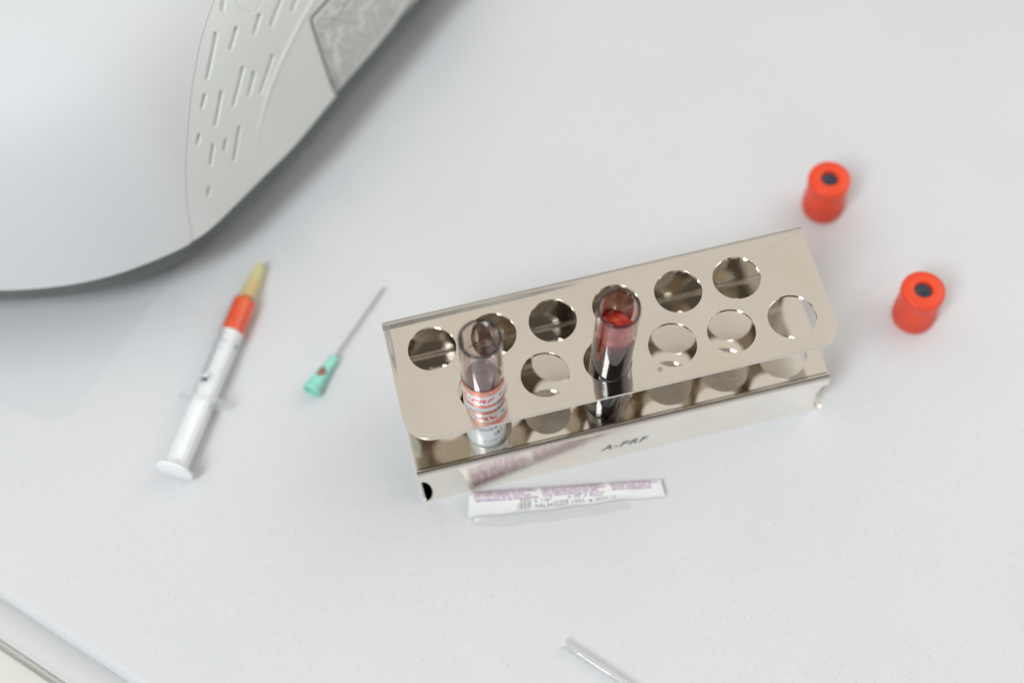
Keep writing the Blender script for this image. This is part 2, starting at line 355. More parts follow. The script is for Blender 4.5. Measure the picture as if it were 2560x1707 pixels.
def odist(P, chunk=4000):
    P = np.atleast_2d(P).astype(float); A = OUT; B = np.roll(OUT, -1, 0); d = B - A; res = np.empty(len(P))
    for i in range(0, len(P), 600):
        p = P[i:i + 600]; ctr = p.mean(0); rad = np.linalg.norm(p - ctr, axis=1).max(); dc = np.linalg.norm(A - ctr, axis=1)
        k = dc <= dc.min() + 2 * rad + 1.0; Ak, dk = A[k], d[k]
        q = p[:, None] - Ak; t = np.clip((q * dk).sum(2) / (dk * dk).sum(1), 0, 1); res[i:i + 600] = np.sqrt(((q - t[..., None] * dk) ** 2).sum(2).min(1))
    return res
def sdist(P):
    # the same distance with its creases rounded off, so the shell has no ridges
    P = np.atleast_2d(P).astype(np.float32); B = np.roll(OUT, -1, 0); mid = ((OUT + B) / 2).astype(np.float32); wt = np.linalg.norm(B - OUT, axis=1).astype(np.float32); e = odist(P); s = np.empty(len(P))
    cp = math.sqrt(PI) * math.gamma(3) / math.gamma(3.5)      # exponent 7
    for i in range(0, len(P), 8000):
        r2 = ((P[i:i + 8000, None] - mid) ** 2).sum(2) + 1e-4; s[i:i + 8000] = ((wt * r2 ** -3.5).sum(1) / cp) ** (-1 / 6)
    t = sstep((e - .35) / 1.0); return e * (1 - t) + np.minimum(s, 40) * t
def hz(P): return RZ + 9.0 * (1 - np.exp(-sdist(P) / 1.9))
def gridn(X, ni, nj, wrap=False):
    G = X.reshape(ni, nj, 3)
    du = (np.roll(G, -1, 0) - np.roll(G, 1, 0)) if wrap else np.gradient(G, axis=0); dv = np.gradient(G, axis=1)
    n = np.cross(du, dv).reshape(-1, 3); n /= np.linalg.norm(n, axis=1)[:, None] + 1e-12; n[n[:, 2] < 0] *= -1
    bad = np.abs(n).sum(1) < .5; n[bad] = (0, 0, 1); return n
def hn(P, e=.03):
    P = np.atleast_2d(P).astype(float); gx = (hz(P + (e, 0)) - hz(P - (e, 0))) / (2 * e); gy = (hz(P + (0, e)) - hz(P - (0, e))) / (2 * e)
    n = np.stack([-gx, -gy, np.ones(len(P))], 1); return n / np.linalg.norm(n, axis=1)[:, None]
EDGE = [(-6.85, 12.26), (-6.75, 12.49), (-6.59, 12.84), (-6.27, 13.44), (-5.95, 14.04), (-5.62, 14.65), (-5.29, 15.29), (-4.85, 16.08), (-4.45, 16.8), (-3.97, 17.57), (-3.53, 18.27), (-3.22, 18.83), (-1.7, 21.1), (0.1, 24.0), (1.3, 27.8), (0.9, 32.3), (-1.3, 36.3), (-3.6, 40.4)]
SLOTS = [([-3.05, 18.64, 10.38], [-3.28, 18.05, 10.08]), ([-3.75, 17.23, 9.66], [-4.48, 15.99, 8.78]), ([-2.97, 17.61, 9.3], [-3.34, 17.03, 8.98]), ([-2.01, 18.28, 8.98], [-2.34, 17.78, 8.72]), ([-1.0, 19.15, 8.82], [-1.65, 18.23, 8.4]), ([-0.35, 19.5, 8.4], [-0.7, 19.0, 8.16]), ([-1.91, 17.4, 7.46], [-2.69, 16.36, 6.8]), ([-2.76, 16.69, 7.58], [-3.17, 16.1, 7.08]), ([-3.13, 16.63, 8.06], [-3.82, 15.66, 7.22]), ([-4.75, 15.5, 8.32], [-4.94, 15.22, 8.1]), ([-4.14, 15.77, 7.94], [-4.67, 14.97, 7.16]), ([-5.35, 14.46, 7.28], [-5.47, 14.29, 7.12]), ([-4.99, 14.43, 6.5], [-5.27, 13.99, 5.98]), ([-4.48, 14.72, 6.26], [-4.62, 14.51, 6.0]), ([-3.86, 15.21, 6.24], [-4.41, 14.45, 5.3]), ([-5.61, 13.42, 5.14], [-5.69, 13.29, 4.94])]
RIDGE = [[2.2, 21.8], [0.79, 20.24], [0.26, 19.66], [-0.45, 18.87], [-1.16, 18.02], [-1.76, 17.29], [-2.39, 16.49], [-2.85, 15.88], [-3.32, 15.27], [-3.63, 14.81], [-3.85, 14.45]]
def segd(P, a, b):
    a = np.array(a); b = np.array(b); d = b - a; t = np.clip(((P - a) @ d) / (d @ d), 0, 1); q = a + t[:, None] * d; return np.linalg.norm(P - q, axis=1), t
def sstep(x): x = np.clip(x, 0, 1); return x * x * (3 - 2 * x)
def machine():
    root = thing('centrifuge', 'large white domed tabletop centrifuge with grey slotted side panel', 'centrifuge', (-9, 24, 0))
    off = np.array((-9, 24, 0.))
    def add(name, v, f, m, par=root, **k): return obj(name, np.asarray(v) - off, f, m, par, **k)
    # panel between the seam and the rim
    E_ = cr(EDGE, 20, False); i0 = 5 * 24; i1 = (13 + 5) * 24; O_ = OUT[i0 - 1:i1]
    def resamp(c, ts):
        s = np.r_[0, np.cumsum(np.linalg.norm(np.diff(c, axis=0), axis=1))]; s /= s[-1]; return np.stack([np.interp(ts, s, c[:, k]) for k in (0, 1)], 1)
    ts = np.r_[np.linspace(0, .36, 620, endpoint=False), np.linspace(.36, 1, 160)]; nj = 300
    Ea = resamp(E_, ts); Oa = resamp(O_, ts); w_ = np.linspace(0, 1, nj)[None, :, None]
    P = (Ea[:, None] * (1 - w_) + Oa[:, None] * w_); ni = len(ts); Pf = P.reshape(-1, 2)
    Z = hz(Pf); X = np.c_[Pf, Z]; nn = gridn(X, ni, nj)
    nn.reshape(ni, nj, 3)[0] = nn.reshape(ni, nj, 3)[2]
    dep = np.zeros(len(X))
    vis = Pf[:, 1] < 22.2
    Xv = X[vis]; dv = np.zeros(len(Xv))
    for a, b in SLOTS:
        d_, _ = segd(Xv, a, b); dv = np.maximum(dv, .16 * (1 - sstep((d_ - .070) / .055)))
    rc = np.array((-2.22, 18.72, 9.72)); dr = np.abs(np.linalg.norm(Xv - rc, axis=1) - .60); dv = np.maximum(dv, .03 * (1 - sstep(dr / .04)))
    R3 = cr(RIDGE, 6, False); R3 = np.c_[R3, hz(R3)]
    best = np.full(len(Xv), 9.); 
    for q in range(len(R3) - 1):
        d_, _ = segd(Xv, R3[q], R3[q + 1]); best = np.minimum(best, d_)
    fade = sstep((Xv[:, 1] - 14.3) / 2.6)
    dv -= .055 * fade * np.exp(-(best / .10) ** 2)
    dep[vis] = dv; X = X - nn * (dep + .012)[:, None]
    idx = np.arange(ni * nj).reshape(ni, nj)
    F = np.stack([idx[:-1, :-1], idx[:-1, 1:], idx[1:, 1:], idx[1:, :-1]], -1).reshape(-1, 4)
    add('side_panel', X, F.tolist(), m_panel, angle=180)
    # lid: everything on the other side of the seam
    LO = OUT[i1:len(OUT)]; LO2 = OUT[:i0 - 1]
    loop = np.r_[resamp(E_, np.linspace(0, 1, 260)), LO, LO2]
    cen = np.array((-10.5, 25.)); rr = np.linspace(0, 1, 90) ** 1.8
    G = loop[:, None] * (1 - rr[None, :, None]) + cen * rr[None, :, None]; k1, k2 = G.shape[:2]; Gf = G.reshape(-1, 2); Zg = hz(Gf)
    # a hair proud of the panel
    Xg = np.c_[Gf, Zg]; Xg = Xg + gridn(Xg, k1, k2, True) * .02; id2 = np.arange(k1 * k2).reshape(k1, k2)
    F2 = [(int(id2[i, j]), int(id2[(i + 1) % k1, j]), int(id2[(i + 1) % k1, j + 1]), int(id2[i, j + 1])) for i in range(k1) for j in range(k2 - 1)]
    # turned-down edge along the loop
    nb = len(Xg); low = np.c_[loop, hz(loop)] - hn(loop) * .10 ; Xg = np.r_[Xg, low]
    F2 += [(nb + i, nb + (i + 1) % k1, int(id2[(i + 1) % k1, 0]), int(id2[i, 0])) for i in range(k1)]
    add('lid', Xg, F2, m_lid, angle=50)
    # rim lip and the hull that tucks in below
    cenp = np.array((-8.5, 25.)); st = OUT[::2]; K = len(st)
    tang = np.roll(st, -1, 0) - np.roll(st, 1, 0); nrm = np.stack([-tang[:, 1], tang[:, 0]], 1); nrm /= np.linalg.norm(nrm, axis=1)[:, None]
    if (nrm[0] @ (cenp - st[0])) < 0: nrm = -nrm
    prof = [(.04, 3.51), (-.01, 3.47), (-.02, 3.40), (.04, 3.34), (.05, 3.05), (.08, 2.68), (.18, 2.35), (.5, 1.85), (1.0, 1.1), (1.35, .6), (1.55, .25), (1.9, .2)]
    V = []; 
    for s_, z in prof: V += [(*(st[i] + nrm[i] * s_), z) for i in range(K)]
    F3 = [(r * K + i, (r + 1) * K + i, (r + 1) * K + (i + 1) % K, r * K + (i + 1) % K) for r in range(len(prof) - 1) for i in range(K)]
    nlast = len(V) - K; F3.append(tuple(range(nlast, len(V))))
    add('base', V, F3, m_dark, angle=50)
    for fx, fy in ((-6, 17), (1.5, 26), (-17, 17), (-9, 35), (-18, 31)):
        v, f = lathe([(0, 0.052 if fx < -4 else .004), (1.0, .055 if fx < -4 else .006), (1.0, .5), (0, .5)], 32); v = np.array(v) + (fx, fy, 0); add('foot', v, f, m_seam)
    # rating plate wrapped over the panel near the rim, with its dark gasket
    outl = [(5.4, 23.2), (3.2, 22.0), (1.56, 20.63), (0.8, 19.93), (0.10, 19.27), (-0.07, 19.10), (-.10, 18.93), (-0.03, 18.54), (0.05, 18.17), (0.12, 17.98), (0.24, 17.94)]
    rim = [(.45, 18.15), (1.2, 18.88), (2.14, 19.80), (3.2, 20.84), (4.80, 22.46), (5.3, 22.95)]
    A_ = cr(outl[1:], 14, False)[::-1]; B_ = cr(rim, 14, False)
    ta = np.linspace(0, 1, 120); Aa = resamp(A_, ta); Ba = resamp(np.r_[[(.24, 17.94)], B_], ta)
    ww = np.linspace(0, 1, 40)[None, :, None]; Q = (Aa[:, None] * (1 - ww) + Ba[:, None] * ww).reshape(-1, 2); QX = np.c_[Q, hz(Q)] + hn(Q) * .012
    iq = np.arange(120 * 40).reshape(120, 40); FQ = np.stack([iq[:-1, :-1], iq[:-1, 1:], iq[1:, 1:], iq[1:, :-1]], -1).reshape(-1, 4).tolist()
    plate = add('rating_plate', QX, FQ, m_rate, angle=180)
    def strip(curve, hw, lift, name, mat, par):
        c3 = np.c_[curve, hz(curve)] + hn(curve) * lift; n3 = hn(curve); t3 = np.gradient(c3, axis=0); t3 /= np.linalg.norm(t3, axis=1)[:, None]; s3 = np.cross(n3, t3); s3 /= np.linalg.norm(s3, axis=1)[:, None]
        V = []; F = []
        ring = [(hw * math.cos(q), hw * .5 * math.sin(q)) for q in np.linspace(0, 2 * PI, 8, endpoint=False)]
        for p, a, b in zip(c3, s3, n3):
            V += [tuple(p + a * x + b * y) for x, y in ring]
        for i in range(len(c3) - 1):
            for q in range(8): F.append((i * 8 + q, i * 8 + (q + 1) % 8, (i + 1) * 8 + (q + 1) % 8, (i + 1) * 8 + q))
        return add(name, V, F, mat, par, angle=80)
    strip(np.r_[A_[::-1], B_], .052, .01, 'gasket', m_seam, root)
    strip(cr([(0.09, 18.84), (0.92, 19.64), (1.76, 20.48), (2.6, 21.3)], 10, False), .03, .02, 'divider', m_print, root)
    strip(resamp(E_, np.linspace(0, .45, 200)), .022, .016, 'seam_bead', m_lid, root)
    # rows of tiny print on the plate
    F = Flat(); 
    pv = []; pf = []
    for row in range(13):
        fw = .10 + row * .066; u = .03
        while u < .96:
            L_ = random.uniform(.02, .075)
            if random.random() < .85:
                k = len(pv); us = np.linspace(u, min(u + L_, .97), 4)
                for uu in us:
                    a = resamp(A_, [1 - uu])[0]; b = resamp(B_, [uu])[0]
                    a = resamp(A_, [uu])[0]; b = resamp(np.r_[[(.24, 17.94)], B_], [uu])[0]
                    pv += [tuple(a * (1 - fw) + b * fw), tuple(a * (1 - fw - .03) + b * (fw + .03))]
                pf += [(k + 2 * i, k + 2 * i + 2, k + 2 * i + 3, k + 2 * i + 1) for i in range(3)]
            u += L_ + random.uniform(.008, .02)
    pv = np.array(pv); px = np.c_[pv, hz(pv)] + hn(pv) * .02
    pr = add('print', px, pf, m_print, plate); pr.parent = plate
machine()

# ------------------------------------------------------------------ steel rack
LX, DY, ZT, ZS = 16.33, 5.18, 6.11, 2.815; HR = .9
YB, YF = 3.558, 1.46
BX = [1.617, 3.91, 6.216, 8.66, 11.052, 13.321]; FX = [3.07, 5.405, 7.77, 10.229, 12.477, 14.797]
HOLES = [(x, YB) for x in BX] + [(x, YF) for x in FX]
def plate_mesh(poly, holes, r, z, th, flange=0.0):
    """flat plate with round holes, top face at z, as bmesh"""
    bm = bmesh.new(); edges = []
    loops = [poly] + [[(cx + r * math.cos(2 * PI * i / 72), cy + r * math.sin(2 * PI * i / 72)) for i in range(72)] for cx, cy in holes]
    for lp in loops:
        vv = [bm.verts.new((x * S, y * S, z * S)) for x, y in lp]
        for i in range(len(vv)): edges.append(bm.edges.new((vv[i], vv[(i + 1) % len(vv)])))
    bmesh.ops.triangle_fill(bm, edges=edges, use_beauty=True, use_dissolve=False)
    for f in bm.faces:
        if f.normal.z < 0: f.normal_flip()
    ext = bmesh.ops.extrude_face_region(bm, geom=bm.faces[:])
    bmesh.ops.translate(bm, vec=(0, 0, -th * S), verts=[g for g in ext['geom'] if isinstance(g, bmesh.types.BMVert)])
    bmesh.ops.recalc_face_normals(bm, faces=bm.faces)
    return bm
def finish(bm, name, mat, parent, bev=0.0, seg=3):
    if bev:
        es = [e for e in bm.edges if len(e.link_faces) == 2 and e.calc_face_angle(0) > math.radians(60)]
        bmesh.ops.bevel(bm, geom=es, offset=bev * S, segments=seg, affect='EDGES', clamp_overlap=True)
    me = bpy.data.meshes.new(name); bm.to_mesh(me); bm.free(); o = bpy.data.objects.new(name, me); C.objects.link(o); me.materials.append(mat)
    me.polygons.foreach_set('use_smooth', [True] * len(me.polygons)); me.set_sharp_from_angle(angle=math.radians(50))
    md = o.modifiers.new('wn', 'WEIGHTED_NORMAL'); md.mode = 'FACE_AREA'; md.weight = 100; md.keep_sharp = True
    o.parent = parent; return o
def bent(path, th, x0, x1, name, mat, parent, bev=.03, notch=None):
    """sheet swept along x; path = list of (y,z) on the outer side, thickness added to the left of the path"""
    P = np.array(path, float); T = np.gradient(P, axis=0); T /= np.linalg.norm(T, axis=1)[:, None]; Nn = np.stack([-T[:, 1], T[:, 0]], 1); Q = P + Nn * th
    bm = bmesh.new(); k = len(P); cols = []
    for x in (x0, x1): cols.append([bm.verts.new((x * S, y * S, z * S)) for y, z in list(P) + list(Q[::-1])])
    K = 2 * k
    for i in range(K): j = (i + 1) % K; bm.faces.new((cols[0][i], cols[0][j], cols[1][j], cols[1][i]))
    for cidx in (0, 1):
        for i in range(k - 1):
            q = (cols[cidx][i], cols[cidx][i + 1], cols[cidx][K - 2 - i], cols[cidx][K - 1 - i]); bm.faces.new(q)
    bmesh.ops.recalc_face_normals(bm, faces=bm.faces)
    return finish(bm, name, mat, parent, 0)
rack = thing('test_tube_rack', 'polished steel test tube rack with two staggered rows of round holes', 'test tube rack', (0, 0, 0))
R_ = .22
top_poly = rounded([(0, 0), (LX, 0), (LX, DY - R_), (0, DY - R_)], [1.0, 1.0, .002, .002], 14)
top = finish(plate_mesh(top_poly, HOLES, HR, ZT, .13), 'top_plate', m_top, rack, .018, 2)
arc = [(DY - R_ + R_ * math.sin(t), ZT - R_ + R_ * math.cos(t)) for t in np.linspace(0, PI / 2, 9)]
bent([(DY, ZS + .1), (DY, ZT - R_ - .001)] + arc[::-1], .12, .0, LX, 'back_panel', m_steel, rack)
R2 = .20
sh_poly = [(0, .14 + R2), (LX, .14 + R2), (LX, DY - .20), (0, DY - .20)]
finish(plate_mesh(sh_poly, HOLES, HR, ZS, .18), 'shelf', m_steel, rack, .055, 4)
# small inner fillet between the shelf and the back panel
arc3 = [(DY - .20 + .20 * math.sin(t), ZS + .20 - .20 * math.cos(t)) for t in np.linspace(0, PI / 2, 7)]
bent([(DY - .20, ZS)] + arc3[1:], -.12, .0, LX, 'shelf_fold', m_steel, rack)
# front panel: a fold, then a vertical sheet with a bite out of each end, and a foot sheet running back under the shelf
arc2 = [(.14 + R2 - R2 * math.sin(t), ZS - R2 + R2 * math.cos(t)) for t in np.linspace(0, PI / 2, 9)]
bent(arc2, .12, .0, LX, 'front_fold', m_steel, rack)
def front_panel():
    zt, zb = ZS - R2 - .001, .0
    def end(x0, sgn):
        pts = []
        zc, rad, bite = 1.10, 1.02, .42
        for t in np.linspace(-PI / 2, PI / 2, 26): pts.append((x0 + sgn * bite * math.cos(t) ** .8 if math.cos(t) > 0 else x0, zc + rad * math.sin(t)))
        return pts
    poly = [(0, zb)] + end(0, 1) + [(0, zt), (LX, zt)] + end(LX, -1)[::-1] + [(LX, zb)]
    bm = bmesh.new(); vv = [bm.verts.new((x * S, .14 * S, z * S)) for x, z in poly]; f = bm.faces.new(vv)
    bmesh.ops.triangulate(bm, faces=[f]); ext = bmesh.ops.extrude_face_region(bm, geom=bm.faces[:])
    bmesh.ops.translate(bm, vec=(0, .12 * S, 0), verts=[g for g in ext['geom'] if isinstance(g, bmesh.types.BMVert)])
    bmesh.ops.recalc_face_normals(bm, faces=bm.faces); return finish(bm, 'front_panel', m_front, rack, .02, 2)
front_panel()
bv, bf = prism([(0, .265), (LX, .265), (LX, 6.1), (0, 6.1)], .004, .12)
obj('base_plate', bv, bf, m_base, rack, smooth=False)
# etched lettering on the front panel, and the small stud mark on the top plate
F = Flat(); F.text('A-PRF', .62, 0, 0, shear=.35, bold=.012, spacing=1.12)
F.build('etched_lettering', m_teal_ink, rack, lambda u, v: (7.2 + u * 1.02, .136, .93 + v))
v, f = lathe([(0, ZT + .016), (.03, ZT + .015), (.038, ZT + .01), (.06, ZT + .018), (.085, ZT + .012), (.09, ZT + .0005)], 24); v = [(x + 9.51, y + .61, z) for x, y, z in v]
obj('rivet_mark', v, f, simple('dull_metal', c4(.45, .38, .33), .35, .1, Metallic=1.0).m, rack)

# ------------------------------------------------------------------ blood tubes standing in the rack
def blood_tube(label, bottom, rim, level, serum, surf, roll):
    root = thing('blood_tube', label, 'blood tube', bottom, 'open blood tubes standing in the steel rack')
    Lz = (Vector(rim) - Vector(bottom)).length; aim(root, bottom, rim, roll)
    R, r = .755, .655
    prof = [(0, 0)] + [(R * math.sin(t), R - R * math.cos(t)) for t in np.linspace(.12, PI / 2, 10)] + [(R, R + .02), (R, Lz * .5), (R, Lz - .075), (R, Lz - .06), (R - .02, Lz - .02), (R - .05, Lz), (r + .03, Lz - .005), (r, Lz - .04), (r, Lz - .055), (r, Lz * .5), (r, r + .14)] + [(r * math.sin(t), .11 + r - r * math.cos(t)) for t in np.linspace(PI / 2, .12, 10)] + [(0, .11)]
    v, f = lathe(prof, 96); g = obj('glass_tube', v, f, mg.m, root, angle=60)
    rl = r + .004; zl = level
    prof = [(0, .106)] + [(rl * math.sin(t), .106 + rl - rl * math.cos(t)) for t in np.linspace(.15, PI / 2, 10)] + [(rl, zl - .3), (rl, zl + .01)]
    v, f = lathe(prof, 96); obj('blood', v, f, serum, root, angle=60)
    prof = [(rl, zl + .012), (rl - .03, zl - .03), (rl - .10, zl - .07), (rl * .5, zl - .09), (0, zl - .085)]
    v, f = lathe(prof, 96); obj('blood_surface', v, f, surf, root, angle=60)
    return root, Lz, R, r
def smear(root, r, name, mat, ang, z0, z1, wd, seed):
    rg = random.Random(seed); n = 22; V = []; F = []
    for i in range(n):
        t = i / (n - 1); z = z0 + (z1 - z0) * t; ww = wd * math.sin(PI * min(.97, max(.03, t))) ** .5 * (.7 + .5 * rg.random()); c_ = ang + .06 * math.sin(5 * t + seed)
        for q in range(5): a = c_ + (q / 4 - .5) * ww / r; V.append((r * math.cos(a), r * math.sin(a), z))
    for i in range(n - 1):
        for q in range(4): F.append((i * 5 + q, i * 5 + q + 1, (i + 1) * 5 + q + 1, (i + 1) * 5 + q))
    return obj(name, V, F, mat, root)
t1, L1, R, r = blood_tube('left blood tube with printed white and red label, darker settled blood', (2.90, 1.44, .13), (3.22, 1.34, 10.3), 7.35, m_serum1, simple('dark_red_clot', c4(.16, .028, .025), .08, .4, 250).m, 0)
for k, (a, z0, z1, wd) in enumerate([(-.2, 7.4, 8.7, .10), (PI * .62, 8.50, 8.60, .30), (PI * .82, 8.42, 8.58, .34), (PI * .38, 8.50, 8.58, .4), (PI * .72, 7.9, 8.5, .06), (PI * .18, 8.46, 8.54, .3)]): smear(t1, r - .004, 'blood_smear', m_smear if k else m_smear_dark, a, z0, z1, wd, k + 1)
t2, L2, _, _ = blood_tube('right blood tube filled with bright red blood, no label in front', (7.50, 1.50, .13), (8.07, 1.24, 10.3), 8.62, m_serum2, m_clot, 0)
for k, (a, z0, z1, wd) in enumerate([(PI * 1.16, 7.1, 8.7, .24), (-.22, 7.5, 8.3, .12), (PI * 1.24, 6.8, 7.9, .13), (PI * .62, 8.6, 9.1, .5), (PI * .4, 8.6, 8.85, .4)]): smear(t2, R + .003 if 0 else r + .008, 'blood_smear', m_smear if k != 2 else m_smear_dark, a, z0, z1, wd, k + 11)
# printed label wrapped round the left tube
def label(root, R):
    A0, A1 = math.radians(-205), math.radians(-24); Z0, Z1 = 2.35, 7.48; Rl = R + .012
    def cyl(lift): return lambda u, v: ((Rl + lift) * math.cos(AC + u / Rl), (Rl + lift) * math.sin(AC + u / Rl), v)
    AC = math.radians(-90)
    F = Flat(); F.rect((A0 - AC) * Rl, Z0, (A1 - AC) * Rl, Z1, 60); lab = F.build('label', m_label, root, cyl(0))
    uL, uR = (A0 - AC) * Rl, (A1 - AC) * Rl
    F = Flat(); F.rect(uL, Z1 - .42, uR, Z1, 60); F.rect(uL, 6.12, uR, 6.30, 60); F.build('orange_band', m_orange_ink, lab, cyl(.004))
    F = Flat(); F.rect(uR - .42, 6.10, uR, 6.36, 12); F.rect(uL, 6.30, uR, 6.35, 60); F.build('red_band', m_redink, lab, cyl(.007))
    F = Flat(); rg = random.Random(3)
    for i in range(34):
        u = rg.uniform(uL, uR - .12); v = rg.uniform(Z1 - .40, Z1 - .10); s_ = rg.uniform(.05, .11); F.add([(0, 0), (s_, 0), (s_ * .5, s_)], [(0, 1, 2)], u, v, rg.uniform(-.4, .4))
    for i in range(14): u = uL + (uR - uL) * (i + .5) / 14; F.add([(0, 0), (.10, 0), (.05, .09)], [(0, 1, 2)], u, 6.15)
    F.build('band_flecks', m_paleg_ink, lab, cyl(.010))
    F = Flat(); v_, f_ = text2d('A-PRF', .40, shear=.3, bold=.012, spacing=1.1); v_ = [(x * 1.22, y) for x, y in v_]; xm = max(x for x, y in v_); F.add(v_, f_, .28 - xm, 6.58); F.text('10 ml', .36, -.50, 4.50, bold=.010); F.build('red_lettering', m_redink, lab, cyl(.006))
    F = Flat()
    for s_ in (1, -1): F.add([(-.14, -.03), (.14, -.03), (.14, .03), (-.14, .03)], [(0, 1, 2, 3)], .56, 6.74, s_ * .8)
    F.rect(uR - .50, 6.09, uR - .42, 6.38, 2)
    F.build('green_mark', m_green_ink, lab, cyl(.009))
    F = Flat(); v_, f_ = text2d('STERILE', .17, spacing=1.15); xm = max(x for x, y in v_); F.add(v_, f_, .02 - xm, 4.16); F.frame(-.85, 4.09, .07, 4.34, .014)
    F.text('R', .17, .19, 4.16, bold=.006); F.frame(.07, 4.09, .45, 4.34, .014)
    F.ring(.36, 3.68, .19, .024, sq=.8); F.text('2', .24, .285, 3.60, bold=.010); F.add([(-.19, -.013), (.19, -.013), (.19, .013), (-.19, .013)], [(0, 1, 2, 3)], .36, 3.68, .65)
    F.text('2019-10-04', .15, -.52, 3.10, spacing=1.2); F.text('10x', .15, -1.0, 3.75); F.text('16x100', .13, -1.2, 4.7)
    F.build('black_lettering', m_ink, lab, cyl(.006))
label(t1, R)

# ------------------------------------------------------------------ the two red caps
def red_cap(label_, x, y, lean=0, tw=0):
    root = thing('tube_cap', label_, 'tube cap', (x, y, 0), 'red blood tube caps standing on the worktop'); root.rotation_euler = (0, 0, tw)
    prof = [(.60, .02), (.84, .0), (.875, .05), (.88, .6), (.865, 1.15), (.825, 1.42), (.80, 1.54), (.815, 1.68), (.87, 1.76), (.885, 1.84), (.885, 2.12), (.865, 2.20), (.82, 2.24), (.41, 2.25), (.37, 2.235), (.355, 2.18), (.355, 1.88)]
    v, f = lathe(prof, 72); b = obj('cap_shell', v, f, m_redpl, root, angle=50)
    V = []; Fc = []
    for i in range(48):   # fine grip ribs round the skirt
        a = 2 * PI * i / 48; da = .018
        k = len(V)
        for z, rr in ((.12, .884), (.6, .888), (1.05, .868)):
            V += [((rr) * math.cos(a - da), (rr) * math.sin(a - da), z), ((rr + .012) * math.cos(a), (rr + .012) * math.sin(a), z), (rr * math.cos(a + da), rr * math.sin(a + da), z)]
        for q in (0, 3): Fc += [(k + q, k + q + 1, k + q + 4, k + q + 3), (k + q + 1, k + q + 2, k + q + 5, k + q + 4)]
    obj('grip_ribs', V, Fc, m_redpl, root)
    v, f = lathe([(.36, 2.0), (.31, 2.13), (.16, 2.12), (.12, 2.08), (0, 2.075)], 48); obj('rubber_stopper', v, f, m_stopper, root, angle=60)
    return root
red_cap('red cap farther back, nearest the rack corner', 19.48, 9.16, tw=.3)
red_cap('red cap nearer the camera, farthest to the right', 21.34, 3.15, tw=1.1)

